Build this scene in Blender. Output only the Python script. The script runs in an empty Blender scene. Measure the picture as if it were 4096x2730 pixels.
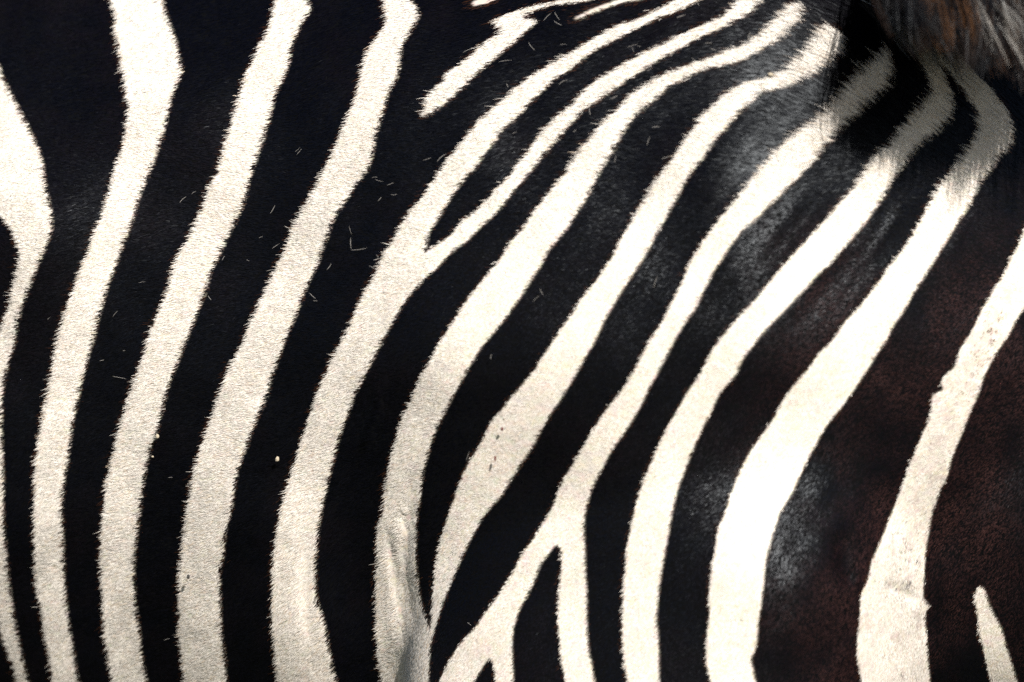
import bpy, math, numpy as np
from mathutils import Vector
rng = np.random.default_rng(7)

# ------------------------------------------------------------------ camera, world, sun, exposure
scene = bpy.context.scene
COL = scene.collection
PW, PH = 4096.0, 2730.0                 # size of the photograph, used only to read positions from it
CAM = np.array([0.0, -5.0, 1.35]); AIM = np.array([0.0, 0.0, 1.0])
FRAME_W = 0.72                          # metres across the view at the aim point
cam_data = bpy.data.cameras.new("camera"); cam = bpy.data.objects.new("camera", cam_data); COL.objects.link(cam)
cam.location = CAM
fw = AIM - CAM; DIST = float(np.linalg.norm(fw)); fw /= DIST
cam.rotation_euler = Vector(fw).to_track_quat('-Z', 'Y').to_euler()
cam_data.sensor_width = 36.0
cam_data.lens = 36.0 * DIST / FRAME_W
cam_data.clip_start = 0.1; cam_data.clip_end = 500
cam_data.dof.use_dof = True; cam_data.dof.focus_distance = 5.045; cam_data.dof.aperture_fstop = 3.4
scene.camera = cam
RIGHT = np.array([1.0, 0, 0]); UP = np.cross(RIGHT, fw)

SUN_EL, SUN_AZ = 34.0, 18.0             # azimuth: degrees from the camera side (-y) towards +x
sun_dir = np.array([math.sin(math.radians(SUN_AZ)) * math.cos(math.radians(SUN_EL)),
                    -math.cos(math.radians(SUN_AZ)) * math.cos(math.radians(SUN_EL)), math.sin(math.radians(SUN_EL))])
sd = bpy.data.lights.new("sun", 'SUN'); sun = bpy.data.objects.new("sun", sd); COL.objects.link(sun)
sd.energy = 5.0; sd.angle = math.radians(0.5); sd.color = (1.0, 0.955, 0.89)
sun.rotation_euler = Vector(-sun_dir).to_track_quat('-Z', 'Y').to_euler()
sun.location = (3, -3, 5)
world = bpy.data.worlds.new("World"); scene.world = world; world.use_nodes = True
wn = world.node_tree.nodes; wl = world.node_tree.links
sky = wn.new('ShaderNodeTexSky'); sky.sky_type = 'NISHITA'; sky.sun_disc = False
sky.sun_elevation = math.radians(SUN_EL)
sky.sun_rotation = math.atan2(sun_dir[0], sun_dir[1])
wl.new(sky.outputs[0], wn['Background'].inputs[0]); wn['Background'].inputs[1].default_value = 0.05
vs = scene.view_settings
vs.view_transform = 'Standard'; vs.look = 'None'; vs.exposure = 0.52; vs.gamma = 1.0; vs.use_curve_mapping = False
scene.cycles.max_bounces = 6; scene.cycles.diffuse_bounces = 3; scene.cycles.glossy_bounces = 2
scene.cycles_curves.shape = 'RIBBONS'
scene.cycles.use_denoising = False
scene.cycles.sample_clamp_direct = 4.0; scene.cycles.sample_clamp_indirect = 2.0

# ------------------------------------------------------------------ small numpy helpers
def smooth(a, b, x):
    t = np.clip((x - a) / (b - a), 0, 1); return t * t * (3 - 2 * t)
class Noise2:
    def __init__(s, seed, n=256):
        s.g = np.random.default_rng(seed).random((n, n)).astype(np.float32); s.n = n
    def __call__(s, x, y):
        xi = np.floor(x).astype(int); yi = np.floor(y).astype(int)
        fx = x - xi; fy = y - yi; fx = fx * fx * (3 - 2 * fx); fy = fy * fy * (3 - 2 * fy)
        n = s.n; x0 = xi % n; x1 = (xi + 1) % n; y0 = yi % n; y1 = (yi + 1) % n
        return (s.g[y0, x0] * (1 - fx) + s.g[y0, x1] * fx) * (1 - fy) + (s.g[y1, x0] * (1 - fx) + s.g[y1, x1] * fx) * fy - 0.5
N1, N2, N3, N4, N5 = (Noise2(k) for k in (11, 12, 13, 14, 15))

def project(p):                         # world -> photograph pixels
    q = p - CAM
    dep = q @ fw
    k = DIST / FRAME_W * PW / dep
    return PW / 2 + (q @ RIGHT) * k, PH / 2 - (q @ UP) * k, dep
def ray(X, Y):
    d = fw + RIGHT * ((X - PW / 2) / PW * FRAME_W / DIST) - UP * ((Y - PH / 2) / PW * FRAME_W / DIST)
    return d / np.linalg.norm(d)

# ------------------------------------------------------------------ the zebra's body as a distance field
TH = math.radians(22)
P0 = np.array([0.10, 0.22, 0.0])
AX = np.array([math.cos(TH), -math.sin(TH), 0]); NV = np.array([-math.sin(TH), -math.cos(TH), 0])
def to_body(p):
    q = p - P0
    return q @ AX, q @ NV, q[..., 2]
def to_world(u, v, w):
    return P0 + np.multiply.outer(u, AX) + np.multiply.outer(v, NV) + np.multiply.outer(w, np.array([0, 0, 1.0]))
def ell(u, v, w, c, r, tilt=0.0):
    a, b, d = u - c[0], v - c[1], w - c[2]
    if tilt:
        t = math.radians(tilt); a, d = a * math.cos(t) + d * math.sin(t), -a * math.sin(t) + d * math.cos(t)
    k0 = np.sqrt((a / r[0])**2 + (b / r[1])**2 + (d / r[2])**2) + 1e-9
    k1 = np.sqrt((a / r[0]**2)**2 + (b / r[1]**2)**2 + (d / r[2]**2)**2) + 1e-9
    return k0 * (k0 - 1) / k1
def cone(u, v, w, A, B, ra, rb):
    A = np.array(A, float); B = np.array(B, float); d = B - A; L2 = d @ d
    t = np.clip(((u - A[0]) * d[0] + (v - A[1]) * d[1] + (w - A[2]) * d[2]) / L2, 0, 1)
    return np.sqrt((u - A[0] - t * d[0])**2 + (v - A[1] - t * d[1])**2 + (w - A[2] - t * d[2])**2) - (ra + (rb - ra) * t)
def smin(a, b, k):
    h = np.maximum(k - np.abs(a - b), 0) / k
    return np.minimum(a, b) - h * h * k * 0.25
def sdf_body(u, vv, w):
    v = np.abs(vv)
    d = ell(u, v, w, (-0.44, 0, 0.965), (0.68, 0.295, 0.385))
    d = smin(d, ell(u, v, w, (-0.02, 0, 0.97), (0.31, 0.247, 0.365)), 0.16)
    d = smin(d, ell(u, v, w, (-1.02, 0, 1.05), (0.28, 0.24, 0.27)), 0.12)
    # neck lowered to graze, and the head
    nk = cone(u, v / 0.62, w, (0.12, 0, 1.05), (0.92, 0, 0.60), 0.235, 0.15) * 0.75
    d = smin(d, nk, 0.14)
    hd = cone(u, v / 0.8, w, (0.95, 0, 0.58), (1.07, 0, 0.12), 0.125, 0.07) * 0.85
    d = smin(d, hd, 0.06)
    d = smin(d, cone(u, v, w, (0.86, 0.075, 0.74), (0.83, 0.14, 0.86), 0.035, 0.02), 0.03)
    # hind quarter
    h = ell(u, v, w, (-1.02, 0.12, 0.93), (0.27, 0.15, 0.36))
    h = smin(h, cone(u, v, w, (-0.86, 0.15, 0.74), (-1.08, 0.13, 0.50), 0.135, 0.058), 0.08)
    h = smin(h, cone(u, v, w, (-1.09, 0.13, 0.50), (-1.04, 0.13, 0.12), 0.055, 0.036), 0.04)
    h = smin(h, cone(u, v, w, (-1.04, 0.13, 0.12), (-1.00, 0.13, 0.05), 0.04, 0.05), 0.03)
    d = smin(d, h, 0.10)
    # the hollow behind the elbow, then shoulder, upper arm and foreleg
    d = d + 0.016 * np.exp(-((u + 0.115) / 0.04)**2) * (1 - smooth(0.80, 0.95, w))
    s = ell(u, v, w, (0.085, 0.105, 0.96), (0.20, 0.150, 0.33), -4)
    q = (np.abs((u - 0.065) / 0.172)**3 + np.abs((v - 0.15) / 0.145)**3 + np.abs((w - 0.71) / 0.25)**3)**(1 / 3)
    s = smin(s, (q - 1) * 0.14, 0.07)
    s = smin(s, cone(u, v, w, (0.05, 0.15, 0.60), (0.10, 0.135, 0.40), 0.12, 0.058), 0.06)
    s = smin(s, cone(u, v, w, (0.10, 0.135, 0.40), (0.10, 0.135, 0.13), 0.056, 0.034), 0.05)
    s = smin(s, cone(u, v, w, (0.10, 0.135, 0.13), (0.135, 0.135, 0.05), 0.038, 0.05), 0.03)
    k = 0.006 + 0.13 * smooth(0.84, 1.02, w)
    return smin(d, s, k)

# ------------------------------------------------------------------ marks read from the photograph (tile letter+number, then x,y pairs)
TS = 1024 / 2351.0
TY = dict(a=0, b=683, c=1366, d=2047)
def T(s):
    out = []; ox = oy = 0
    for tok in s.split():
        if tok[0] in 'abcd':
            oy = TY[tok[0]]; ox = 1024 * int(tok[1]); continue
        x, y = tok.split(','); out.append((ox + float(x) * TS, oy + float(y) * TS))
    return np.array(out)
STRIPES = [   # (left edge, right edge) of each white stripe, top to bottom
("a0 -420,-350 -400,400 -300,1568 b0 -200,250 0,390 50,450 110,530 160,640 185,760 190,850 175,900 165,1000 125,1090 130,1140 90,1270 50,1380 0,1530 c0 -60,200 -120,700 -110,1300 d0 -80,400 0,930 30,1080 70,1220 110,1340 150,1450 185,1568",
 "a0 -260,-350 -160,300 0,600 30,700 100,830 160,950 240,1100 300,1230 360,1350 400,1480 b0 412,0 430,130 455,260 485,380 490,470 480,560 420,720 340,920 280,1080 210,1260 165,1430 150,1568 c0 110,120 60,290 45,400 30,560 25,800 30,1000 40,1250 38,1568 d0 55,250 80,500 110,780 150,1020 190,1230 220,1350 275,1568"),
("a0 1040,0 1080,120 1075,250 1100,400 1120,500 1130,600 1160,720 1170,850 1195,970 1185,1100 1170,1200 1150,1320 1110,1450 1070,1568 b0 1040,120 1000,270 960,400 880,560 830,720 760,880 700,1050 640,1230 580,1400 540,1568 c0 510,150 480,340 440,520 400,740 370,900 340,1100 330,1250 328,1568 d0 325,200 335,400 345,600 380,800 410,1000 450,1200 470,1350 500,1568",
 "a0 1500,0 1540,130 1590,270 1630,380 1650,500 1680,600 1680,680 1640,770 1590,900 1560,1020 1530,1150 1490,1300 1440,1440 1395,1568 b0 1330,140 1280,280 1240,420 1190,560 1120,740 1060,900 1010,1030 960,1200 915,1360 865,1568 c0 815,160 760,370 720,560 690,680 665,850 640,1050 605,1250 585,1450 579,1568 d0 592,250 600,500 610,750 640,1000 680,1250 705,1420 735,1568"),
("a1 205,0 170,130 140,250 90,350 40,430 10,530 a0 2280,680 2230,830 2190,1000 2140,1160 2080,1330 2020,1568 b0 1950,120 1900,270 1840,430 1760,600 1660,750 1610,880 1570,1050 1500,1230 1430,1380 1370,1568 c0 1310,200 1240,380 1180,560 1130,740 1090,900 1040,1100 1000,1280 980,1450 970,1568 d0 950,150 940,350 945,550 955,750 965,950 980,1150 1000,1300 1025,1430 1050,1568",
 "a1 485,0 515,40 520,80 480,150 400,290 340,420 320,560 270,700 200,850 160,1000 110,1180 60,1340 20,1450 b0 2330,0 2290,130 2250,300 2170,480 2090,640 2010,800 1950,930 1910,1080 1850,1230 1790,1390 1715,1568 c0 1650,170 1590,320 1540,480 1500,640 1450,830 1390,980 1350,1170 1320,1350 1295,1568 d0 1275,170 1255,350 1240,560 1250,700 1265,900 1290,1100 1310,1300 1335,1430 1360,1568"),
("a1 1195,0 1200,80 1220,170 1190,260 1110,360 1060,440 1010,560 980,680 940,850 890,990 850,1080 800,1220 740,1350 680,1490 635,1568 b1 560,150 500,270 420,400 350,530 300,680 230,830 150,1000 60,1180 0,1320 b0 2300,1430 2250,1568 c0 2170,160 2080,330 2020,500 1960,690 1890,880 1840,1050 1790,1220 1760,1400 1730,1568 d0 1710,150 1690,300 1680,430 1660,560 1660,700 1660,850 1655,1000 1660,1150 1680,1300 1690,1430 1710,1568",
 "a1 1440,0 1490,60 1510,140 1480,220 1420,310 1370,390 1345,480 1330,600 1300,730 1230,850 1190,1000 1150,1130 1110,1250 1090,1380 1030,1568 b1 920,140 840,270 760,390 700,500 680,580 630,710 570,870 500,1010 430,1180 380,1330 320,1460 272,1568 c1 210,170 150,350 120,470 60,620 0,760 c0 2300,900 2240,1050 2190,1200 2160,1370 2130,1568 d0 2085,150 2065,300 2060,420 2025,530 2030,650 2030,850 2040,1000 2045,1130 2070,1280 2085,1400 2090,1568"),
("a2 1520,0 1400,60 1300,115 1200,160 1080,200 980,240 850,310 750,370 640,440 520,510 400,580 290,640 190,710 80,790 0,870 a1 2270,930 2150,1040 2060,1130 1980,1220 1900,1320 1820,1420 1715,1568 b1 1620,130 1550,240 1450,350 1380,450 1320,560 1260,660 1170,790 1120,930 1050,1050 990,1160 930,1300 870,1430 800,1568 c1 730,130 660,290 590,440 520,640 450,840 390,1050 320,1270 250,1500 d1 240,0 210,170 180,330 165,500 165,650 155,850 160,1050 180,1230 190,1400 210,1568",
 "a2 2340,0 2290,60 2210,120 2100,180 2000,230 1900,280 1780,320 1640,390 1530,460 1400,530 1260,610 1130,700 1000,790 890,870 760,950 640,1050 540,1150 450,1270 340,1390 260,1480 185,1568 b2 110,90 50,150 0,215 b1 2230,370 2080,510 1950,640 1880,690 1780,770 1680,880 1570,980 1500,1060 1420,1140 1350,1240 1300,1340 1230,1450 1170,1568 c1 1090,150 1010,310 940,440 870,620 820,750 770,890 730,1060 690,1200 660,1350 607,1568 d1 585,150 570,280 555,430 555,600 560,760 590,880 640,1030 670,1200 700,1360 755,1568"),
("a3 385,70 330,50 240,90 160,150 70,230 0,300 a2 2250,370 2150,420 2030,460 1920,500 1800,550 1640,600 1520,650 1400,690 1300,760 1180,830 1090,900 1000,1000 900,1090 830,1170 760,1260 690,1340 600,1450 530,1568 b2 440,90 350,210 260,320 170,440 100,550 0,650 b1 2280,770 2180,900 2080,1020 1980,1140 1880,1290 1800,1420 1700,1568 c1 1620,150 1560,270 1490,400 1430,550 1350,710 1310,870 1260,1030 1220,1200 1190,1400 1170,1568 d1 1130,170 1120,330 1130,450 1110,600 1110,750 1115,900 1110,1050 1120,1200 1140,1380 1165,1568",
 "a3 395,90 385,130 350,210 260,280 180,350 90,400 0,440 a2 2250,500 2100,560 1980,590 1850,620 1730,660 1650,700 1550,750 1450,800 1350,900 1240,990 1130,1090 1050,1200 990,1310 920,1430 828,1568 b2 760,130 690,260 600,390 520,520 430,630 340,740 270,870 190,990 110,1120 0,1275 b1 2250,1410 2115,1568 c1 2010,150 1930,290 1850,430 1770,590 1720,690 1650,830 1610,960 1560,1130 1530,1280 1510,1450 1490,1568 d1 1480,150 1475,350 1485,550 1510,760 1540,900 1590,1040 1605,1150 1600,1280 1595,1400 1590,1568"),
("a3 750,390 720,335 640,295 560,310 500,390 420,500 330,580 240,640 150,690 0,730 a2 2200,750 2100,800 2000,850 1920,930 1850,1000 1780,1060 1700,1170 1620,1290 1540,1400 1470,1500 1415,1568 b2 1320,120 1240,270 1150,390 1080,520 1000,650 930,790 850,910 760,1040 650,1170 570,1300 490,1410 388,1568 c2 310,110 230,240 150,340 60,450 0,510 c1 2260,630 2170,730 2100,880 2030,1000 1960,1110 1890,1270 1830,1430 1780,1568 d1 1740,130 1690,300 1660,480 1640,650 1625,800 1620,1000 1600,1150 1575,1330",
 "a3 755,420 720,520 640,590 560,650 460,710 380,750 200,810 0,845 a2 2270,890 2180,980 2080,1060 2000,1160 1930,1250 1850,1330 1770,1450 1680,1568 b2 1600,110 1520,260 1460,360 1380,500 1300,640 1220,790 1110,960 1010,1110 930,1240 850,1380 762,1568 c2 690,120 610,260 510,430 440,550 350,670 280,800 190,970 90,1120 0,1260 c1 2250,1420 2120,1568 d1 2040,130 1960,280 1890,430 1810,620 1740,780 1690,940 1630,1130 1590,1290 1575,1340"),
("a3 1140,500 1060,620 980,670 900,740 800,830 720,920 640,1000 540,1080 440,1150 330,1220 220,1290 110,1390 0,1500 b2 2290,0 2210,110 2110,220 2040,300 1960,400 1890,480 1840,560 1770,650 1710,740 1640,850 1590,980 1530,1110 1460,1240 1380,1400 1270,1568 c2 1210,110 1140,250 1060,380 970,510 880,620 800,740 720,860 640,1010 560,1140 480,1270 410,1440 350,1568 d2 270,140 180,280 90,410 0,580 d1 2270,710 2200,810 2110,930 2010,1070 1900,1190 1810,1320 1750,1420 1680,1568",
 "a3 1150,510 1190,680 1170,790 1090,870 980,960 870,1060 760,1150 660,1250 560,1340 480,1430 360,1568 b3 240,110 120,230 0,340 b2 2250,450 2130,540 2060,630 1990,720 1930,820 1860,910 1810,1020 1750,1130 1690,1260 1610,1370 1490,1568 c2 1420,140 1340,290 1260,430 1200,560 1110,720 1010,870 900,1030 840,1150 770,1280 720,1410 675,1568 d2 665,200 675,400 680,600 690,750 690,950 695,1130 710,1280 740,1430 765,1568"),
("a3 980,-60 1090,120 1200,280 1300,420 1380,540 1450,640 1510,720 1550,800 1555,880 1510,990 1440,1060 1350,1130 1260,1220 1200,1300 1130,1360 1030,1440 980,1500 920,1568 b3 870,90 790,180 690,280 600,390 500,490 400,600 300,710 210,810 100,930 0,1060 b2 2220,1210 2120,1310 2020,1430 1905,1568 c2 1840,100 1770,230 1710,340 1620,460 1530,620 1460,740 1400,850 1330,1010 1260,1180 1200,1330 1160,1450 1130,1568 d2 1090,170 1060,350 1050,500 1030,700 1025,870 1020,1050 1025,1250 1040,1420 1070,1568",
 "a3 1150,-60 1300,140 1420,330 1510,470 1580,600 1620,680 1670,760 1710,840 1740,900 1755,980 1730,1080 1670,1160 1580,1230 1480,1310 1400,1370 1350,1440 1290,1500 1230,1568 b3 1150,100 1080,230 1000,340 900,480 800,600 690,720 580,850 460,950 370,1060 250,1180 130,1310 0,1440 b2 2245,1568 c2 2110,180 2070,290 1990,380 1900,490 1830,650 1760,780 1700,910 1640,1050 1590,1190 1530,1340 1500,1460 1475,1568 d2 1430,250 1400,430 1360,650 1340,850 1330,1000 1345,1150 1350,1300 1355,1568"),
("a3 1210,-60 1380,180 1500,370 1590,560 1640,670 1700,710 1790,800 1880,920 1940,1030 1980,1140 1985,1200 1950,1290 1900,1370 1830,1440 1750,1530 1715,1568 b3 1650,90 1560,200 1480,340 1410,460 1340,600 1250,730 1130,870 1040,1010 940,1130 830,1280 720,1380 590,1568 c3 480,100 400,220 320,310 220,430 130,560 70,680 0,790 c2 2260,920 2190,1010 2120,1150 2060,1290 2010,1420 1965,1568 d2 1900,170 1870,350 1840,520 1820,680 1815,830 1820,950 1800,1100 1790,1300 1800,1450 1830,1568",
 "a3 1380,-60 1560,160 1700,380 1820,560 1930,690 2050,810 2140,930 2220,1040 2270,1130 2285,1200 2270,1320 2200,1400 2130,1470 2065,1568 b3 1960,130 1900,250 1830,370 1740,490 1650,640 1550,800 1450,960 1350,1110 1250,1290 1150,1430 1090,1568 c3 1000,120 910,270 800,430 680,600 570,730 490,850 430,970 350,1110 290,1240 220,1400 115,1568 d3 60,170 0,370 d2 2330,470 2310,700 2285,870 2260,1050 2245,1230 2200,1340 2210,1420 2240,1568"),
("b3 2700,-300 2500,250 2351,570 2300,700 2230,820 2170,960 2080,1090 2020,1200 1950,1310 1900,1430 1815,1568 c3 1760,100 1720,230 1640,300 1590,390 1625,440 1510,500 1510,620 1480,730 1420,860 1370,980 1310,1130 1250,1290 1200,1430 1140,1568 d3 1080,160 1010,330 950,470 930,580 880,700 850,830 845,1000 820,1200 830,1400 870,1568",
 "b3 2950,-100 2600,800 2351,1260 2280,1370 2220,1500 2170,1568 c3 2090,120 2010,270 1960,400 1920,520 1860,640 1820,760 1750,920 1690,1080 1640,1260 1580,1370 1540,1500 1510,1568 d3 1480,180 1450,350 1440,520 1430,680 1430,800 1490,865 1450,910 1445,1000 1460,1150 1470,1330 1490,1568"),
("d3 1945,680 1900,760 1920,900 1940,1080 1980,1250 2010,1400 2050,1568", "d3 1965,685 1990,710 2040,860 2090,970 2140,1060 2180,1200 2220,1330 2270,1500 2290,1568"),
("a2 700,-60 450,0 400,20 250,50 120,80 0,120 a1 2280,150 2200,190 2230,220 2290,280 2200,340 2100,410 2030,480 1920,570 1830,640 1760,710 1690,800 1600,880 1570,960 1550,1030 1540,1085",
 "a2 850,-40 720,5 560,30 400,50 300,75 200,105 130,140 160,170 250,180 240,215 150,280 90,340 0,420 a1 2260,490 2180,560 2080,640 2000,720 1910,810 1800,910 1700,990 1600,1060 1545,1087"),
("a1 2200,-90 2080,-20 2010,5 1955,45", "a1 2400,-90 2200,0 2120,35 2040,55 1960,50"),
("a2 1200,-80 980,-10 900,20 800,60 720,90 620,140 530,190", "a2 1400,-70 1180,0 1050,20 920,60 820,100 700,150 610,187 535,192"),
]
BLACKS = [
("b1 1555,742 1575,680 1590,600 1620,530 1690,430 1740,340 1820,220 1900,110 1980,0 a1 2010,1568 2100,1430 2200,1310 2280,1200 a2 0,1133 80,1050 180,950 300,830 420,720 560,630 680,540 800,450 950,370 1080,300 1200,240 1350,170 1500,110 1620,60 1740,0 1900,-80",
 "b1 1565,742 1660,690 1780,610 1850,530 1920,450 2000,400 2060,340 2170,230 2250,140 2351,40 a2 40,1568 80,1500 150,1420 240,1300 340,1170 440,1070 540,990 640,890 720,800 850,710 980,630 1120,550 1240,480 1400,410 1530,340 1640,290 1750,240 1880,190 1990,130 2050,60 2110,0 2200,-80"),
("d2 410,290 380,330 340,390 270,480 210,630 150,760 80,880 40,990 10,1110 5,1300 15,1568 10,2000", "d2 425,290 445,330 465,400 455,560 440,720 430,900 430,1050 445,1200 465,1400 495,1568 560,2000"),
("d1 2155,1325 2100,1400 2050,1480 2000,1568 1800,1900", "d1 2165,1325 2180,1400 2200,1480 2205,1568 2210,1900"),
]
def catmull(P, n=4):
    Q = np.vstack([2 * P[0] - P[1], P, 2 * P[-1] - P[-2]]); out = []
    for i in range(1, len(Q) - 2):
        p0, p1, p2, p3 = Q[i - 1], Q[i], Q[i + 1], Q[i + 2]
        for t in np.arange(n) / n:
            out.append(0.5 * (2 * p1 + (p2 - p0) * t + (2 * p0 - 5 * p1 + 4 * p2 - p3) * t * t + (3 * p1 - p0 - 3 * p2 + p3) * t**3))
    out.append(Q[-2]); return np.array(out)
def extend(P):                          # a stripe goes on beyond the picture as it leaves it
    P = P.copy()
    if P[-1][1] > 2720:
        d = P[-1] - P[-3]; d /= np.linalg.norm(d); P = np.vstack([P, P[-1] + d * 300, P[-1] + d * 800])
    if abs(P[0][1]) < 10:
        d = P[0] - P[2]; d /= np.linalg.norm(d); P = np.vstack([P[0] + d * 800, P[0] + d * 300, P])
    return P
GM, GS = 1000, 2.0                       # margin and step of the lookup grid, in photograph pixels
GW, GH = int((PW + 2 * GM) / GS), int((PH + 2 * GM) / GS)
ids = np.zeros((GH, GW), np.int16)
def fill(poly, val):
    x, y = (poly[:, 0] + GM) / GS, (poly[:, 1] + GM) / GS
    x2, y2 = np.roll(x, -1), np.roll(y, -1)
    for r in range(max(0, int(y.min())), min(GH - 1, int(y.max()) + 1) + 1):
        c = r + 0.5; m = (y <= c) != (y2 <= c)
        if not m.any(): continue
        xs = np.sort(x[m] + (c - y[m]) / (y2[m] - y[m]) * (x2[m] - x[m]))
        for i in range(0, len(xs) - 1, 2):
            a, b = max(0, int(round(xs[i]))), min(GW, int(round(xs[i + 1])))
            if b > a: ids[r, a:b] = val
for i, (l, r) in enumerate(STRIPES):
    L, R = catmull(extend(T(l))), catmull(extend(T(r)))
    fill(np.vstack([L, R[::-1]]), i + 1)
for l, r in BLACKS:
    L, R = catmull(T(l)), catmull(T(r)); fill(np.vstack([L, R[::-1]]), 0)
def box(a, k):
    for ax in (0, 1):
        pad = [(k, k) if i == ax else (0, 0) for i in (0, 1)]
        c = np.cumsum(np.pad(a, [(p[0] + (1 if i == ax else 0), p[1]) for i, p in enumerate(pad)], mode='edge'), axis=ax)
        n = 2 * k + 1
        a = (np.take(c, range(n, c.shape[ax]), ax) - np.take(c, range(0, c.shape[ax] - n), ax)) / n
    return a
blur = box(box((ids > 0).astype(np.float32), 5), 5)
def lookup(X, Y):
    gx = np.clip(((X + GM) / GS).astype(int), 0, GW - 1); gy = np.clip(((Y + GM) / GS).astype(int), 0, GH - 1)
    inside = (X > -GM + 150) & (X < PW + GM - 150) & (Y > -GM + 300) & (Y < PH + GM - 300)
    return ids[gy, gx], blur[gy, gx], inside

# ------------------------------------------------------------------ skin relief: muscles, wrinkles, creases (metres, along the normal)
RIDGES = [  # (path, half width in photograph pixels, height in metres)
(T("d1 1215,60 1240,300 1270,520 1300,720 1335,1000 1360,1300"), 20, -0.0035),
(T("c1 1470,1100 1420,1568 d1 1395,60 1372,330 1375,600 1410,880 1470,1180"), 22, -0.005),
(T("c1 740,230 600,560 520,850 470,1050"), 16, 0.0007),
(T("c0 2340,480 2230,780 2150,1100"), 16, 0.0006),
(T("d1 480,100 450,600 470,1000 500,1300"), 22, -0.002),
(T("c1 1190,150 1100,600 1020,850 980,1050"), 16, 0.002),
(T("b3 1300,250 1150,500 1000,700 900,850"), 20, 0.0010),
(T("b3 1080,330 950,560 820,720 700,820"), 20, 0.0010),
(T("b3 1850,450 1740,680 1620,880"), 20, 0.0008),
(T("d3 650,100 690,330 720,560 830,640"), 26, -0.003),
(T("d3 1050,660 1150,700 1260,760 1400,860"), 20, -0.003),
]
BULGES = [(150, 900, 350, .026), (700, 420, 380, .016), (1600, 380, 420, .016), (3000, 700, 280, .014), (3040, 1200, 300, .014), (3230, 2330, 340, .020)]   # muscle swellings, shaped and placed to bring out sheen on the black coat
def relief(X, Y):
    d = 0.006 * N1(X / 620 + 3, Y / 620) + 0.0022 * N2(X / 210, Y / 210)
    for cx, cy, r_, h_ in BULGES:
        d = d + 0.6 * h_ * np.exp(-((X - cx)**2 + (Y - cy)**2) / (r_ * r_))
    # fine wrinkles that run with the stripes over the shoulder
    a, b = 0.62, 0.78
    s = (X * b + Y * a); t = (X * -a + Y * b)
    w = np.exp(-(((X - 3150) / 420)**2 + ((Y - 1000) / 620)**2))
    d = d + w * 0.0024 * N3(s / 60, t / 420) + 0.0005 * N4(s / 60, t / 260)
    d = d + 0.0010 * N5(X / 110, Y / 130) * smooth(2900, 3300, X) * smooth(1500, 1900, Y)
    for P, hw, h in RIDGES:
        hw = hw * 1.35
        m = (X > P[:, 0].min() - 4 * hw) & (X < P[:, 0].max() + 4 * hw) & (Y > P[:, 1].min() - 4 * hw) & (Y < P[:, 1].max() + 4 * hw)
        if not np.any(m): continue
        xm, ym = X[m], Y[m]; best = np.full(xm.shape, 1e9)
        Q = catmull(P, 3); run = 0; along = np.zeros(xm.shape)
        for (x0, y0), (x1, y1) in zip(Q[:-1], Q[1:]):
            dx, dy = x1 - x0, y1 - y0
            tt = np.clip(((xm - x0) * dx + (ym - y0) * dy) / (dx * dx + dy * dy), 0, 1)
            near_ = (xm - x0 - tt * dx)**2 + (ym - y0 - tt * dy)**2
            along = np.where(near_ < best, run + tt, along); best = np.minimum(best, near_); run += 1
        along = along / run
        e = np.zeros(X.shape); e[m] = h * np.exp(-best / (hw * hw)) * smooth(0, .3, along) * (1 - smooth(.7, 1, along)); d = d + e * 0.75
    return d
def sdf(p):
    u, v, w = to_body(p)
    d = sdf_body(u, v, w)
    q = to_world(u, np.abs(v), w)
    X, Y, _ = project(q)
    f = smooth(-900, -200, X) * (1 - smooth(PW + 200, PW + 900, X)) * smooth(0.02, 0.1, np.abs(v))
    return d - relief(X, Y) * f
def grad(p, e=0.0008):
    g = np.empty_like(p)
    for i in range(3):
        o = np.zeros(3); o[i] = e
        g[:, i] = (sdf(p + o) - sdf(p - o)) / (2 * e)
    return g
def settle(p, it=2):
    for _ in range(it):
        g = grad(p); p = p - g * (sdf(p) / np.maximum((g * g).sum(1), 0.2))[:, None]
    g = grad(p); n = g / np.maximum(np.linalg.norm(g, axis=1), 1e-6)[:, None]
    return p, n
def coat(p):
    """what colour the coat has at a point of the skin: id of the white stripe (0 = black), softness, X, Y"""
    u, v, w = to_body(p)
    X, Y, dep = project(to_world(u, np.abs(v), w))
    sid, bl, ins = lookup(X, Y)
    ph = u * 8.2 + 0.9 * np.sin(w * 5 + u * 2) + 1.1 * N1(u * 3 + 9, w * 3)
    ph = np.where(w < 0.62, w * 17 + 0.7 * N1(u * 6, w * 6), ph)
    gen = (np.sin(ph * 2 * np.pi / 1.15) > 0.05)
    white = np.where(ins, sid > 0, gen)
    sid = np.where(ins, sid, np.where(gen, 99, 0))
    bl = np.where(ins, bl, white)
    return sid, bl, X, Y, ins

# ------------------------------------------------------------------ materials
def new_mat(name):
    m = bpy.data.materials.new(name); m.use_nodes = True
    return m, m.node_tree.nodes, m.node_tree.links, m.node_tree.nodes['Principled BSDF']
def hair_mat(name, rough, spec):
    m, n, l, b = new_mat(name)
    a = n.new('ShaderNodeAttribute'); a.attribute_name = 'hair_colour'; l.new(a.outputs['Color'], b.inputs['Base Color'])
    c = n.new('ShaderNodeAttribute'); c.attribute_name = 'hair_normal'
    l.new(c.outputs['Vector'], b.inputs['Normal'])
    b.inputs['Roughness'].default_value = rough
    b.inputs['Specular IOR Level'].default_value = spec
    return m
M_black = hair_mat('black_hair', 0.37, 0.20)
M_black.node_tree.nodes['Principled BSDF'].inputs['Specular Tint'].default_value = (0.86, 0.93, 1.0, 1)
M_white = hair_mat('white_hair', 0.6, 0.2)
M_skin, n, l, b = new_mat('striped_skin')
a = n.new('ShaderNodeAttribute'); a.attribute_name = 'stripe'
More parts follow.
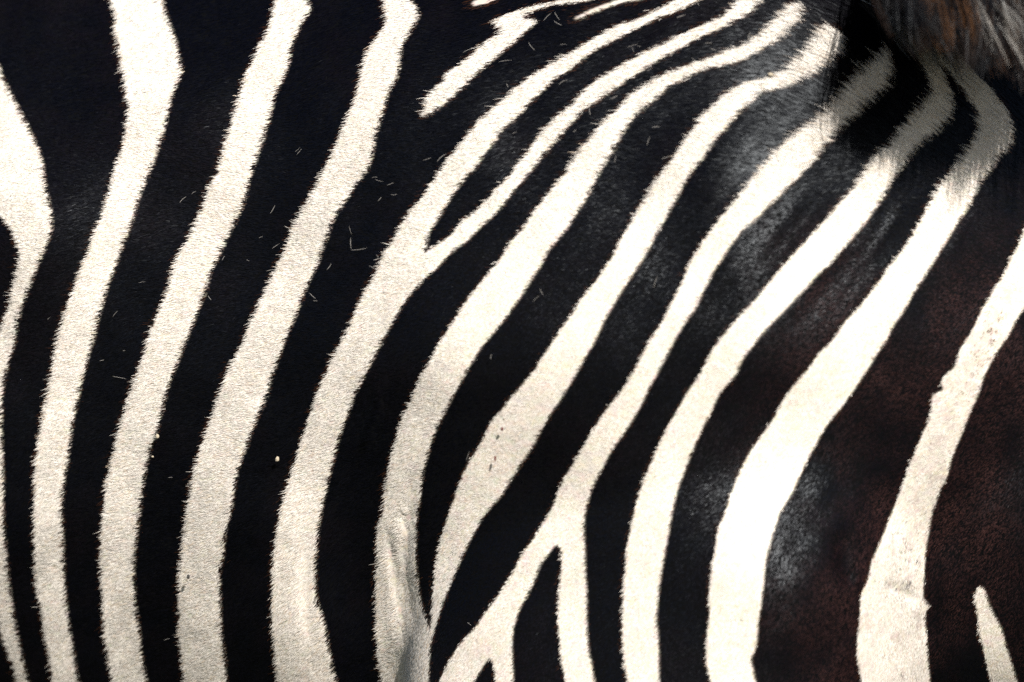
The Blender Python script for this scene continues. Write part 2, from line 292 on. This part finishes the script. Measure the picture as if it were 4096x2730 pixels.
nz = n.new('ShaderNodeTexNoise'); nz.inputs['Scale'].default_value = 260; nz.inputs['Detail'].default_value = 4
mx = n.new('ShaderNodeMix'); mx.data_type = 'RGBA'; mx.blend_type = 'MULTIPLY'
mx.inputs['Factor'].default_value = 0.35
l.new(a.outputs['Color'], mx.inputs[6]); l.new(nz.outputs['Color'], mx.inputs[7]); l.new(mx.outputs[2], b.inputs['Base Color'])
bp = n.new('ShaderNodeBump'); bp.inputs['Strength'].default_value = 0.4; bp.inputs['Distance'].default_value = 0.002
l.new(nz.outputs['Fac'], bp.inputs['Height']); l.new(bp.outputs[0], b.inputs['Normal'])
b.inputs['Roughness'].default_value = 0.7; b.inputs['Specular IOR Level'].default_value = 0.04
def plain(name, col, rough=0.6, scale=40, amount=0.35):
    m, n, l, b = new_mat(name)
    nz = n.new('ShaderNodeTexNoise'); nz.inputs['Scale'].default_value = scale; nz.inputs['Detail'].default_value = 6
    cr = n.new('ShaderNodeValToRGB')
    cr.color_ramp.elements[0].position = 0.3; cr.color_ramp.elements[1].position = 0.7
    cr.color_ramp.elements[0].color = tuple(c * (1 - amount) for c in col) + (1,)
    cr.color_ramp.elements[1].color = tuple(min(1, c * (1 + amount)) for c in col) + (1,)
    l.new(nz.outputs['Fac'], cr.inputs[0]); l.new(cr.outputs[0], b.inputs['Base Color']); b.inputs['Roughness'].default_value = rough
    return m
M_ground = plain('dry_grass_ground', (0.065, 0.072, 0.036), 0.95, 3)
M_hoof = plain('hoof_horn', (0.03, 0.028, 0.026), 0.45)
M_eye = plain('dark_eye', (0.01, 0.007, 0.005), 0.08)
M_stray = plain('shed_hair', (0.33, 0.31, 0.29), 0.5)
M_clod = plain('dried_mud', (0.42, 0.36, 0.27), 0.95, 300)
M_fleck = plain('dark_red_scab', (0.10, 0.025, 0.02), 0.8, 300)

# ------------------------------------------------------------------ setting
gm = bpy.data.meshes.new('ground')
gm.from_pydata([(-200, -200, 0), (200, -200, 0), (200, 200, 0), (-200, 200, 0)], [], [(0, 1, 2, 3)])
ground = bpy.data.objects.new('ground', gm); COL.objects.link(ground); gm.materials.append(M_ground); ground['kind'] = 'structure'

# ------------------------------------------------------------------ the zebra
zebra = bpy.data.objects.new('zebra', None); COL.objects.link(zebra)
zebra['label'] = 'grazing zebra with bold black and white stripes, seen close at shoulder, flank and mane'
zebra['category'] = 'zebra'
def child(name, data, parent=None):
    o = bpy.data.objects.new(name, data); COL.objects.link(o); o.parent = parent or zebra
    return o

# body mesh: surface nets over the distance field, then settled on it and refined once
H = 0.009
lo = np.array([-1.42, -0.36, 0.0]); hi = np.array([1.26, 0.36, 1.44])
nn = np.ceil((hi - lo) / H).astype(int); nn = (nn // 4 + 1) * 4 + 1
gu, gv, gw = (lo[i] + np.arange(nn[i]) * H for i in range(3))
cu, cv, cw = gu[::4], gv[::4], gw[::4]
cd = sdf_body(cu[:, None, None], cv[None, :, None], cw[None, None, :]).astype(np.float32)
F = np.repeat(np.repeat(np.repeat(cd, 4, 0), 4, 1), 4, 2)[:nn[0], :nn[1], :nn[2]]
near = np.abs(F) < 4 * H * 2.2
I = np.argwhere(near)
F[near] = sdf_body(gu[I[:, 0]], gv[I[:, 1]], gw[I[:, 2]])
S = F < 0
cells = np.zeros(np.array(S.shape) - 1, np.uint8)
for i in (0, 1):
    for j in (0, 1):
        for k in (0, 1):
            cells += S[i:S.shape[0] - 1 + i, j:S.shape[1] - 1 + j, k:S.shape[2] - 1 + k]
act = (cells > 0) & (cells < 8)
vid = np.full(act.shape, -1, np.int64); C = np.argwhere(act); vid[act] = np.arange(len(C))
V = to_world(lo[0] + (C[:, 0] + .5) * H, lo[1] + (C[:, 1] + .5) * H, lo[2] + (C[:, 2] + .5) * H)
quads = []
for ax in range(3):
    sl = [slice(None)] * 3; sh = [slice(None)] * 3
    sl[ax] = slice(0, -1); sh[ax] = slice(1, None)
    A, B = S[tuple(sl)], S[tuple(sh)]
    E = np.argwhere(A != B); o1, o2 = (ax + 1) % 3, (ax + 2) % 3
    E = E[(E[:, o1] > 0) & (E[:, o2] > 0) & (E[:, o1] < act.shape[o1]) & (E[:, o2] < act.shape[o2])]
    flip = B[tuple(E.T)]
    def cell(d1, d2):
        q = E.copy(); q[:, o1] -= d1; q[:, o2] -= d2; return vid[tuple(q.T)]
    Q = np.stack([cell(1, 1), cell(0, 1), cell(0, 0), cell(1, 0)], 1)
    Q[flip] = Q[flip][:, ::-1]; quads.append(Q)
Q = np.vstack(quads); Q = Q[(Q >= 0).all(1)]
if np.linalg.det(np.stack([AX, NV, [0, 0, 1.]])) < 0: Q = Q[:, ::-1]
# refine: midpoints of edges and faces
V, _ = settle(V, 2)
e = np.sort(np.stack([Q, np.roll(Q, -1, 1)], 2).reshape(-1, 2), 1)
ue, inv = np.unique(e, axis=0, return_inverse=True); inv = inv.reshape(-1, 4)
nV = len(V); mid = V[ue].mean(1); fc = V[Q].mean(1)
V2 = np.vstack([V, mid, fc]); em = inv + nV; fi = np.arange(len(Q)) + nV + len(ue)
Q = np.vstack([np.stack([Q[:, k], em[:, k], fi, em[:, k - 1]], 1) for k in range(4)])
V, VN = settle(V2, 2)
coarse_V, coarse_Q = V, Q
qX, qY, _ = project(V[Q].mean(1)); qv = to_body(V[Q].mean(1))[1]
seen = (qX > -250) & (qX < PW + 250) & (qY > -250) & (qY < PH + 250) & (qv > -0.02)
fineQ = Q[seen]; restQ = Q[~seen]
for _ in range(2):                       # the skin in view is cut finer so that the stripe edges stay crisp
    e = np.sort(np.stack([fineQ, np.roll(fineQ, -1, 1)], 2).reshape(-1, 2), 1)
    ue, inv = np.unique(e, axis=0, return_inverse=True); inv = inv.reshape(-1, 4)
    nV = len(V); V = np.vstack([V, V[ue].mean(1), V[fineQ].mean(1)])
    em = inv + nV; fi = np.arange(len(fineQ)) + nV + len(ue)
    fineQ = np.vstack([np.stack([fineQ[:, k], em[:, k], fi, em[:, k - 1]], 1) for k in range(4)])
Q = np.vstack([restQ, fineQ])
me = bpy.data.meshes.new('body')
me.vertices.add(len(V)); me.vertices.foreach_set('co', V.astype(np.float32).ravel())
me.loops.add(Q.size); me.loops.foreach_set('vertex_index', Q.astype(np.int32).ravel())
me.polygons.add(len(Q)); me.polygons.foreach_set('loop_start', np.arange(0, Q.size, 4, dtype=np.int32))
me.update(calc_edges=True); me.validate()
me.polygons.foreach_set('use_smooth', np.ones(len(me.polygons), bool))
sid, bl, X, Y, ins = coat(V)
wt = np.where(ins, smooth(0.25, 0.75, bl), sid > 0)[:, None]
vc = np.hstack([(1 - wt) * np.array([.003, .003, .0035]) + wt * np.array([.70, .63, .54]), np.ones((len(V), 1))])
at = me.color_attributes.new('stripe', 'FLOAT_COLOR', 'POINT'); at.data.foreach_set('color', vc.astype(np.float32).ravel())
me.materials.append(M_skin)
body = child('body', me)
V, Q = coarse_V, coarse_Q

# ------------------------------------------------------------------ fur
def make_hair(name, pts, rad, colr, nrm, mat, parent=None, stuff=True):
    n, k = pts.shape[:2]
    hc = bpy.data.hair_curves.new(name); hc.add_curves([k] * n)
    hc.attributes['position'].data.foreach_set('vector', pts.astype(np.float32).ravel())
    ra = hc.attributes.get('radius') or hc.attributes.new('radius', 'FLOAT', 'POINT')
    ra.data.foreach_set('value', rad.astype(np.float32).ravel())
    c = hc.attributes.new('hair_colour', 'FLOAT_COLOR', 'CURVE')
    c.data.foreach_set('color', np.hstack([colr, np.ones((n, 1))]).astype(np.float32).ravel())
    v = hc.attributes.new('hair_normal', 'FLOAT_VECTOR', 'CURVE'); v.data.foreach_set('vector', nrm.astype(np.float32).ravel())
    hc.materials.append(mat)
    o = child(name, hc, parent)
    if stuff: o['kind'] = 'stuff'
    return o

N_HAIR = 700000
tri = np.vstack([Q[:, [0, 1, 2]], Q[:, [0, 2, 3]]])
cen = V[tri].mean(1)
ar = 0.5 * np.linalg.norm(np.cross(V[tri[:, 1]] - V[tri[:, 0]], V[tri[:, 2]] - V[tri[:, 0]]), axis=1)
tX, tY, tdep = project(cen)
tocam = CAM - cen; tocam /= np.linalg.norm(tocam, axis=1)[:, None]
fac = (VN[tri[:, 0]] * tocam).sum(1)
u, v, w = to_body(cen)
wgt = ar * (fac > -0.25) * (v > -0.06) * np.clip(1 - np.maximum.reduce([-250 - tX, tX - PW - 250, -250 - tY, tY - PH - 250, np.zeros_like(tX)]) / 400, 0, 1)
wgt *= np.where((tX > -120) & (tX < PW + 120) & (tY > -120) & (tY < PH + 120), 1, 0.35)
cum = np.cumsum(wgt); pick = np.searchsorted(cum, rng.random(N_HAIR) * cum[-1])
r1, r2 = np.sqrt(rng.random(N_HAIR)), rng.random(N_HAIR)
tv = V[tri[pick]]
P = tv[:, 0] * (1 - r1)[:, None] + tv[:, 1] * (r1 * (1 - r2))[:, None] + tv[:, 2] * (r1 * r2)[:, None]
_, PN = settle(P, 1)
jt = rng.normal(0, 1, (N_HAIR, 3)) * (np.where(rng.random(N_HAIR) < .04, .0012, .0005))[:, None]
sid, bl, X, Y, ins = coat(P + jt)
# which way the coat lies, read off the stripe edges: backwards (left), falling lower down, rising at the withers
ang = 4 + 34 * smooth(500, 2600, Y)
ang = ang - 42 * smooth(2900, 3500, X) * (1 - smooth(250, 900, Y))
ang = ang + 22 * smooth(2300, 3300, X) * smooth(900, 1700, Y)
ang = ang + 36 * N1(X / 330 + 5, Y / 330 + 2) + 22 * N2(X / 46, Y / 46) + rng.normal(0, 9, N_HAIR)
ar_ = np.radians(ang)
fl = -np.cos(ar_)[:, None] * RIGHT - np.sin(ar_)[:, None] * UP
fl -= (fl * PN).sum(1)[:, None] * PN; fl /= np.linalg.norm(fl, axis=1)[:, None]
L = 0.0026 + 0.0020 * (1 - smooth(1500, 1950, X)) + 0.0030 * (1 - smooth(450, 1100, Y)) * smooth(1500, 1950, X) + 0.006 * smooth(2900, 3400, X) * (1 - smooth(200, 900, Y))
L *= rng.uniform(0.5, 1.2, N_HAIR) * np.where(rng.random(N_HAIR) < .04, 1.6, 1)
lift = rng.normal(0.26, 0.05, N_HAIR) + 0.12 * N3(X / 30, Y / 30) + 0.25 * smooth(2900, 3400, X) * (1 - smooth(200, 700, Y))
ss = np.array([0, .33, .68, 1.0])
pts = P[:, None, :] - PN[:, None, :] * 0.0001 + fl[:, None, :] * (L[:, None] * ss)[:, :, None] \
    + PN[:, None, :] * (L[:, None] * (np.maximum(lift, .12)[:, None] * ss - 0.20 * np.maximum(lift, .12)[:, None] / .30 * ss**2))[:, :, None]
rad = np.array([.00011, .00012, .00009, .00002])[None, :] * (1.35 - 0.35 * smooth(.003, .006, L))[:, None] * rng.uniform(0.8, 1.3, N_HAIR)[:, None]
# colour of each hair
white = sid > 0
edge = 4 * bl * (1 - bl)
r = rng.random(N_HAIR)[:, None]
cw_ = np.array([.86, .80, .73]) * (0.90 + 0.14 * r) * (1 + 0.16 * N3(X / 60, Y / 90) + 0.10 * N2(X / 22, Y / 22))[:, None]
tan = (rng.random(N_HAIR) < 0.07 + 0.10 * np.clip(N4(X / 160, Y / 300) * 2, 0, 1))[:, None]
cw_ = np.where(tan, np.array([.74, .61, .48]), cw_)
cb = np.array([.0008, .0008, .0025]) * (0.5 + 1.0 * r)
brown = np.clip(0.55 * smooth(2500, 3600, X) * smooth(700, 1500, Y) + 0.12 + 1.1 * N5(X / 300, Y / 300) + 0.7 * N4(X / 75, Y / 75), 0, 1.2)[:, None] * rng.random((N_HAIR, 1))
cb = cb + brown * np.array([.0050, .0021, .0017]) * (1 + 8.0 * smooth(2700, 3500, X) * smooth(500, 1300, Y))[:, None]
cb = np.where((edge[:, None] > 0.35) & (rng.random((N_HAIR, 1)) < 0.35), np.array([.040, .016, .008]), cb)
# scuffed and scarred patches on the stripe at the base of the neck
def patch(x, y, rx, ry, rot=0):
    t = math.radians(rot); a = (X - x) * math.cos(t) + (Y - y) * math.sin(t); b = -(X - x) * math.sin(t) + (Y - y) * math.cos(t)
    return np.exp(-(a / rx)**2 - (b / ry)**2)
sc = patch(3945, 1370, 34, 140, 22) * (0.45 + 2.2 * N2(X / 22, Y / 22)) * 1.5
cw_ = np.where((rng.random(N_HAIR) < sc)[:, None], np.array([.10, .065, .035]), cw_)
sc = 0.5 * patch(3570, 2345, 60, 9, 25) + patch(3640, 2330, 9, 12) + 0.35 * patch(3640, 2200, 60, 140) * (N2(X / 18, Y / 18) > 0.18) + .6 * patch(3605, 2700, 10, 14)
cw_ = np.where((rng.random(N_HAIR) < sc)[:, None], np.array([.12, .11, .12]), cw_)
mot = (sid == 11) & (N2(X / 34, Y / 50) + 0.5 * N3(X / 14, Y / 14) > 0.08 + 0.25 * smooth(1900, 2300, Y)) & (rng.random(N_HAIR) < .7) & (Y > 1150)
cw_ = np.where(mot[:, None], np.array([.58, .49, .45]), cw_)
hcol = np.where(white[:, None], cw_, cb)
jit = np.where(white, 0.06, 0.07)[:, None]
hn = PN + rng.normal(0, 1, (N_HAIR, 3)) * jit - fl * 0.10; hn /= np.linalg.norm(hn, axis=1)[:, None]
black = ~white
make_hair('black_coat', pts[black], rad[black], hcol[black], hn[black], M_black)
for k in np.unique(sid[white]):
    m = sid == k
    if m.sum() > 400: make_hair('white_stripe', pts[m], rad[m], hcol[m], hn[m], M_white)

# ------------------------------------------------------------------ mane: locks over crest and neck, most lifted well clear to cast the shadow
def on_skin(X, Y):
    d = ray(X, Y); t = 4.2
    for _ in range(60):
        p = CAM + d * t; s = float(sdf_body(*to_body(p))); t += s * 0.9
        if abs(s) < 2e-4 or t > 7: break
    return CAM + d * t, d
mane = child('mane', None)
def locks(name, starts, ends, lift, colours, n_lock, per, rad0, seed, spread=0.006, sag=0.0):
    g = np.random.default_rng(seed); allp = []; allc = []; alln = []
    for k in range(n_lock):
        t = (k + g.random()) / n_lock
        A = np.array(starts[0]) * (1 - t) + np.array(starts[1]) * t + g.normal(0, 40, 2)
        B = np.array(ends[0]) * (1 - t) + np.array(ends[1]) * t + g.normal(0, 60, 2)
        lf = g.uniform(*lift)
        ctrl = []
        dep0 = 5.05
        for s in (0, .33, .66, 1.0):
            x, y = A * (1 - s) + B * s + np.array([0, 60 * math.sin(s * 3.1)]) * sag
            q, d = on_skin(x, max(y, -500)); q = (q - CAM) @ fw; dep0 = q if q < 5.6 else dep0
            d = ray(x, y); dep = dep0 - lf * (0.15 + 0.85 * math.sin(min(1, s + .15) * 1.57))
            ctrl.append(CAM + d * dep / (d @ fw))
        ctrl = np.array(ctrl); c0 = np.array(colours[g.integers(len(colours))])
        off = g.normal(0, 1, (per, 1, 3)) * spread * np.array([.6, .8, .75, .55])[None, :, None]
        wob = g.normal(0, .0010, (per, 4, 3))
        ln = g.uniform(.7 if name[0] != 'b' else .88, 1.0, (per, 1, 1))
        p = ctrl[None] + off + wob; p = p[:, :1] + (p - p[:, :1]) * ln
        allp.append(p); allc.append(c0[None] * g.uniform(.65, 1.2, (per, 1)))
        nn_ = g.normal(0, .45, (per, 3)) + np.array([.25, -.75, .55]); alln.append(nn_ / np.linalg.norm(nn_, axis=1)[:, None])
    p = np.vstack(allp); rr = np.array([1, 1, .8, .25])[None] * rad0 * g.uniform(.6, 1.3, (len(p), 1))
    return make_hair(name, p, rr, np.vstack(allc), np.vstack(alln), M_white if name[0] == 'w' else M_black, mane)
WHT = [(.62, .60, .57), (.55, .53, .5), (.68, .64, .58)]; BRN = [(.045, .019, .008), (.10, .045, .018), (.02, .011, .007)]; BLK = [(.012, .01, .01), (.008, .008, .01), (.02, .013, .01)]
px = lambda x, y: T("a3 %f,%f" % (x, y))[0]
MIX = BLK * 8 + BRN
GRY = [(.40, .39, .37), (.33, .32, .30), (.46, .43, .39), (.03, .024, .02), (.02, .016, .014), (.14, .10, .07)]
locks('black_mane_hair', (px(1120, -450), px(2400, -420)), (px(1380, 150), px(2500, 600)), (.145, .195), MIX, 150, 90, .00018, 1, .008)  # dense bulk, largely out of view, added and raised to shade the neck
locks('brown_mane_hair', (px(900, -300), px(1900, -360)), (px(1480, 130), px(2300, 480)), (.15, .19), BRN, 34, 10, .00016, 2, .0020)
locks('white_mane_hair', (px(1720, -420), px(2750, -380)), (px(2350, 420), px(2950, 880)), (.19, .22), GRY, 170, 6, .00016, 3, .0012)
locks('white_mane_hair', (px(900, -120), px(1500, -160)), (px(1420, 560), px(1850, 680)), (.006, .03), GRY, 50, 10, .00018, 4, .003)

# the short upright mane that goes on along the crest of the lowered neck
g = np.random.default_rng(9); nM = 9000
uu = g.uniform(.36, .90, nM); vv0 = g.normal(0, .010, nM)
ww = np.full(nM, 1.4)
for _ in range(60): ww -= sdf_body(uu, vv0, ww) * 0.9
up = to_world(np.full(nM, .48), g.normal(0, .10, nM), np.full(nM, .86)) - to_world(np.zeros(nM), np.zeros(nM), np.zeros(nM))
ln_ = g.uniform(.05, .08, nM)[:, None, None]
mp = to_world(uu, vv0, ww - .003)[:, None, :] + up[:, None, :] * np.array([0, .33, .66, 1.0])[None, :, None] * ln_
wm = np.sin(uu * 8.2 * 2 * np.pi / 1.15) > 0.05
nM_ = g.normal(0, .4, (nM, 3)) + np.array([0, -.6, .6]); nM_ /= np.linalg.norm(nM_, axis=1)[:, None]
for m_, nm_, c_, mt_ in ((wm, 'white_mane_hair', (.6, .56, .5), M_white), (~wm, 'black_mane_hair', (.01, .009, .009), M_black)):
    k_ = int(m_.sum()); make_hair(nm_, mp[m_], np.tile(np.array([.0004, .0004, .0003, .0001]), (k_, 1)), np.tile(np.array(c_), (k_, 1)), nM_[m_], mt_, mane)

# ------------------------------------------------------------------ shed hairs and flecks caught in the coat
STRAY = dict(
a1="600,1110,600,1045 600,1025,690,965 1180,1200,1240,1150 1270,1355,1335,1275 1395,1175,1440,1130 1430,1000,1510,950 1510,750,1600,690 1690,795,1720,715 1560,885,1630,865 360,1395,440,1295 375,1420,425,1360 805,1200,835,1130 440,885,450,860 565,1330,615,1295 1535,1475,1610,1450 1665,1485,1750,1415 1680,1025,1730,1010 1900,485,2005,445 2230,570,2351,555 2300,770,2315,805 1480,400,1505,450 680,1145,705,1125 320,650,340,640",
a2="290,190,360,120 390,115,435,185 385,195,460,235 910,225,965,260 1510,165,1595,138 1690,20,1720,55 680,370,720,388 440,412,500,412 1105,435,1120,480 1060,435,1155,405 1150,425,1185,430 1450,615,1475,655 1240,655,1290,625 1265,745,1305,705 1690,690,1700,665 1650,530,1695,575 1770,400,1840,400 1820,445,1880,465 710,985,718,1060 430,780,510,735 905,910,970,880 1240,1335,1270,1255 1375,1460,1440,1438 940,1495,955,1430 565,1215,590,1195 5,1230,45,1210 1285,1170,1360,1165 150,390,210,465 2170,345,2190,295",
a3="450,372,465,295 820,620,825,560 550,680,560,705",
b1="1065,65,1115,62 1095,80,1170,100 1200,135,1265,110 1240,220,1295,215 1120,280,1150,245 855,510,880,585 870,730,1025,710 1105,775,1125,800 1040,875,1125,920 650,910,690,855 150,715,215,672 480,300,530,235 545,120,590,120 130,395,175,320 25,620,65,605 525,1197,565,1197 490,1125,550,1180 1355,440,1362,415 95,925,170,910 870,620,875,720",
b0="1650,295,1710,240 1760,215,1800,190 385,1175,435,1140 530,1190,578,1150 1275,1030,1335,1020 1035,1345,1080,1290 435,1370,465,1345 1910,1150,1940,1190 2260,820,2290,832 2040,825,2065,785",
b2="255,1085,288,1145 192,1205,250,1150 1300,1075,1335,970 300,203,350,205 120,465,150,470",
c0="1035,322,1160,345 915,178,955,170 1545,1252,1585,1250 1130,88,1150,85",
c1="2155,165,2165,120 1930,1100,1960,1010", d0="495,992,550,995 1505,1180,1560,1163 100,1330,190,1275", d1="1940,1018,1975,1045")
sg = np.random.default_rng(5)
segs = []
for t, s in STRAY.items():
    for q in s.split():
        x0, y0, x1, y1 = map(float, q.split(','))
        segs.append((T("%s %f,%f %f,%f" % (t, x0, y0, x1, y1))))
A = []; 
for sgm in segs:
    (xa, ya), (xb, yb) = sgm
    bow = sg.normal(0, 0.05) * math.hypot(xb - xa, yb - ya)
    nx, ny = -(yb - ya), xb - xa; ln = math.hypot(nx, ny) + 1e-6
    for s in (0, .25, .5, .75, 1):
        A.append((xa + (xb - xa) * s + nx / ln * bow * math.sin(s * math.pi), ya + (yb - ya) * s + ny / ln * bow * math.sin(s * math.pi)))
A = np.array(A)
dirs = np.array([ray(x, y) for x, y in A]); t = np.full(len(A), 4.3)
for _ in range(80):
    t += sdf_body(*to_body(CAM + dirs * t[:, None])) * 0.85
SP = CAM + dirs * (t - 0.008)[:, None]
for i in range(len(segs)):
    c = SP[i * 5:i * 5 + 5]; vv = []; ff = []
    rads = np.array([.5, 1, 1, .9, .3]) * sg.uniform(.00009, .00016)
    for j in range(5):
        d = c[min(j + 1, 4)] - c[max(j - 1, 0)]; d /= np.linalg.norm(d) + 1e-9
        a = np.cross(d, [0, 1, 0.01]); a /= np.linalg.norm(a) + 1e-9; bb = np.cross(d, a)
        for q in range(4): vv.append(c[j] + (a * math.cos(q * 1.571) + bb * math.sin(q * 1.571)) * rads[j])
    for j in range(4):
        for q in range(4): ff.append((j * 4 + q, j * 4 + (q + 1) % 4, j * 4 + 4 + (q + 1) % 4, j * 4 + 4 + q))
    ff += [(3, 2, 1, 0), (16, 17, 18, 19)]
    m = bpy.data.meshes.new('stray_hair'); m.from_pydata([tuple(x) for x in vv], [], ff); m.materials.append(M_stray)
    child('stray_hair', m)
def fleck(name, tile, x, y, rx, ry, mat):
    p, d = on_skin(*T("%s %f,%f" % (tile, x, y))[0]); p = p - d * 0.007
    m = bpy.data.meshes.new(name); vv = []; ff = []
    K = 8
    for j, (hh, f) in enumerate(((-1, .55), (-.2, 1), (.5, .8), (1, .3))):
        for q in range(K):
            a = q / K * 2 * math.pi; rr = f * sg.uniform(.75, 1.15)
            vv.append(tuple(p + RIGHT * (math.cos(a) * rx * rr) + UP * (math.sin(a) * ry * rr) - d * (hh * min(rx, ry) * .6)))
    for j in range(3):
        for q in range(K): ff.append((j * K + q, j * K + (q + 1) % K, j * K + K + (q + 1) % K, j * K + K + q))
    ff += [tuple(range(K))[::-1], tuple(range(3 * K, 4 * K))]
    m.from_pydata(vv, [], ff); m.materials.append(mat); child(name, m)
fleck('mud_fleck', 'c1', 195, 1082, .0014, .0018, M_clod)
fleck('mud_fleck', 'a3', 25, 685, .0022, .0013, M_clod)
fleck('mud_fleck', 'c0', 1445, 872, .0013, .0018, M_clod)
fleck('mud_fleck', 'c0', 1403, 1060, .0010, .0008, M_clod)
fleck('scab', 'c1', 2260, 805, .0012, .0014, M_fleck)
fleck('scab', 'c1', 2195, 1078, .0009, .0020, M_fleck)
fleck('scab', 'd0', 1730, 598, .0013, .0018, M_hoof)

# ------------------------------------------------------------------ parts beyond the picture: tail, hooves, eyes
def lathe(name, base, axis, prof, mat, parent=None, K=14):
    axis = np.array(axis, float); axis /= np.linalg.norm(axis)
    a = np.cross(axis, [0.3, 1, 0.2]); a /= np.linalg.norm(a); bb = np.cross(axis, a); vv = []; ff = []
    for h, r_ in prof:
        for q in range(K): vv.append(tuple(np.array(base) + axis * h + (a * math.cos(q / K * 6.2832) + bb * math.sin(q / K * 6.2832)) * r_))
    for j in range(len(prof) - 1):
        for q in range(K): ff.append((j * K + q, j * K + (q + 1) % K, j * K + K + (q + 1) % K, j * K + K + q))
    ff += [tuple(range(K))[::-1], tuple(range((len(prof) - 1) * K, len(prof) * K))]
    m = bpy.data.meshes.new(name); m.from_pydata(vv, [], ff); m.materials.append(mat)
    for p in m.polygons: p.use_smooth = True
    return child(name, m, parent)
for uu, vv_ in ((.135, .135), (.135, -.135), (-1.0, .13), (-1.0, -.13)):
    lathe('hoof', to_world(uu, vv_, 0.001), (0, 0, 1), [(0, .058), (.03, .056), (.06, .049), (.075, .040)], M_hoof)
for vv_ in (.112, -.112):
    lathe('eye', to_world(.985, vv_ * .8, .47), NV * (1 if vv_ > 0 else -1), [(0, .02), (.008, .019), (.014, .014), (.018, .006)], M_eye)
tb = to_world(-1.27, 0, 1.15)
tail = lathe('tail', tb, to_world(-1.36, 0, .62) - tb, [(0, .045), (.1, .035), (.3, .024), (.5, .014)], M_skin)
ca = tail.data.color_attributes.new('stripe', 'FLOAT_COLOR', 'POINT')
for i, vtx in enumerate(tail.data.vertices):
    ca.data[i].color = (.6, .56, .5, 1) if (i // 14) % 2 else (.01, .01, .01, 1)
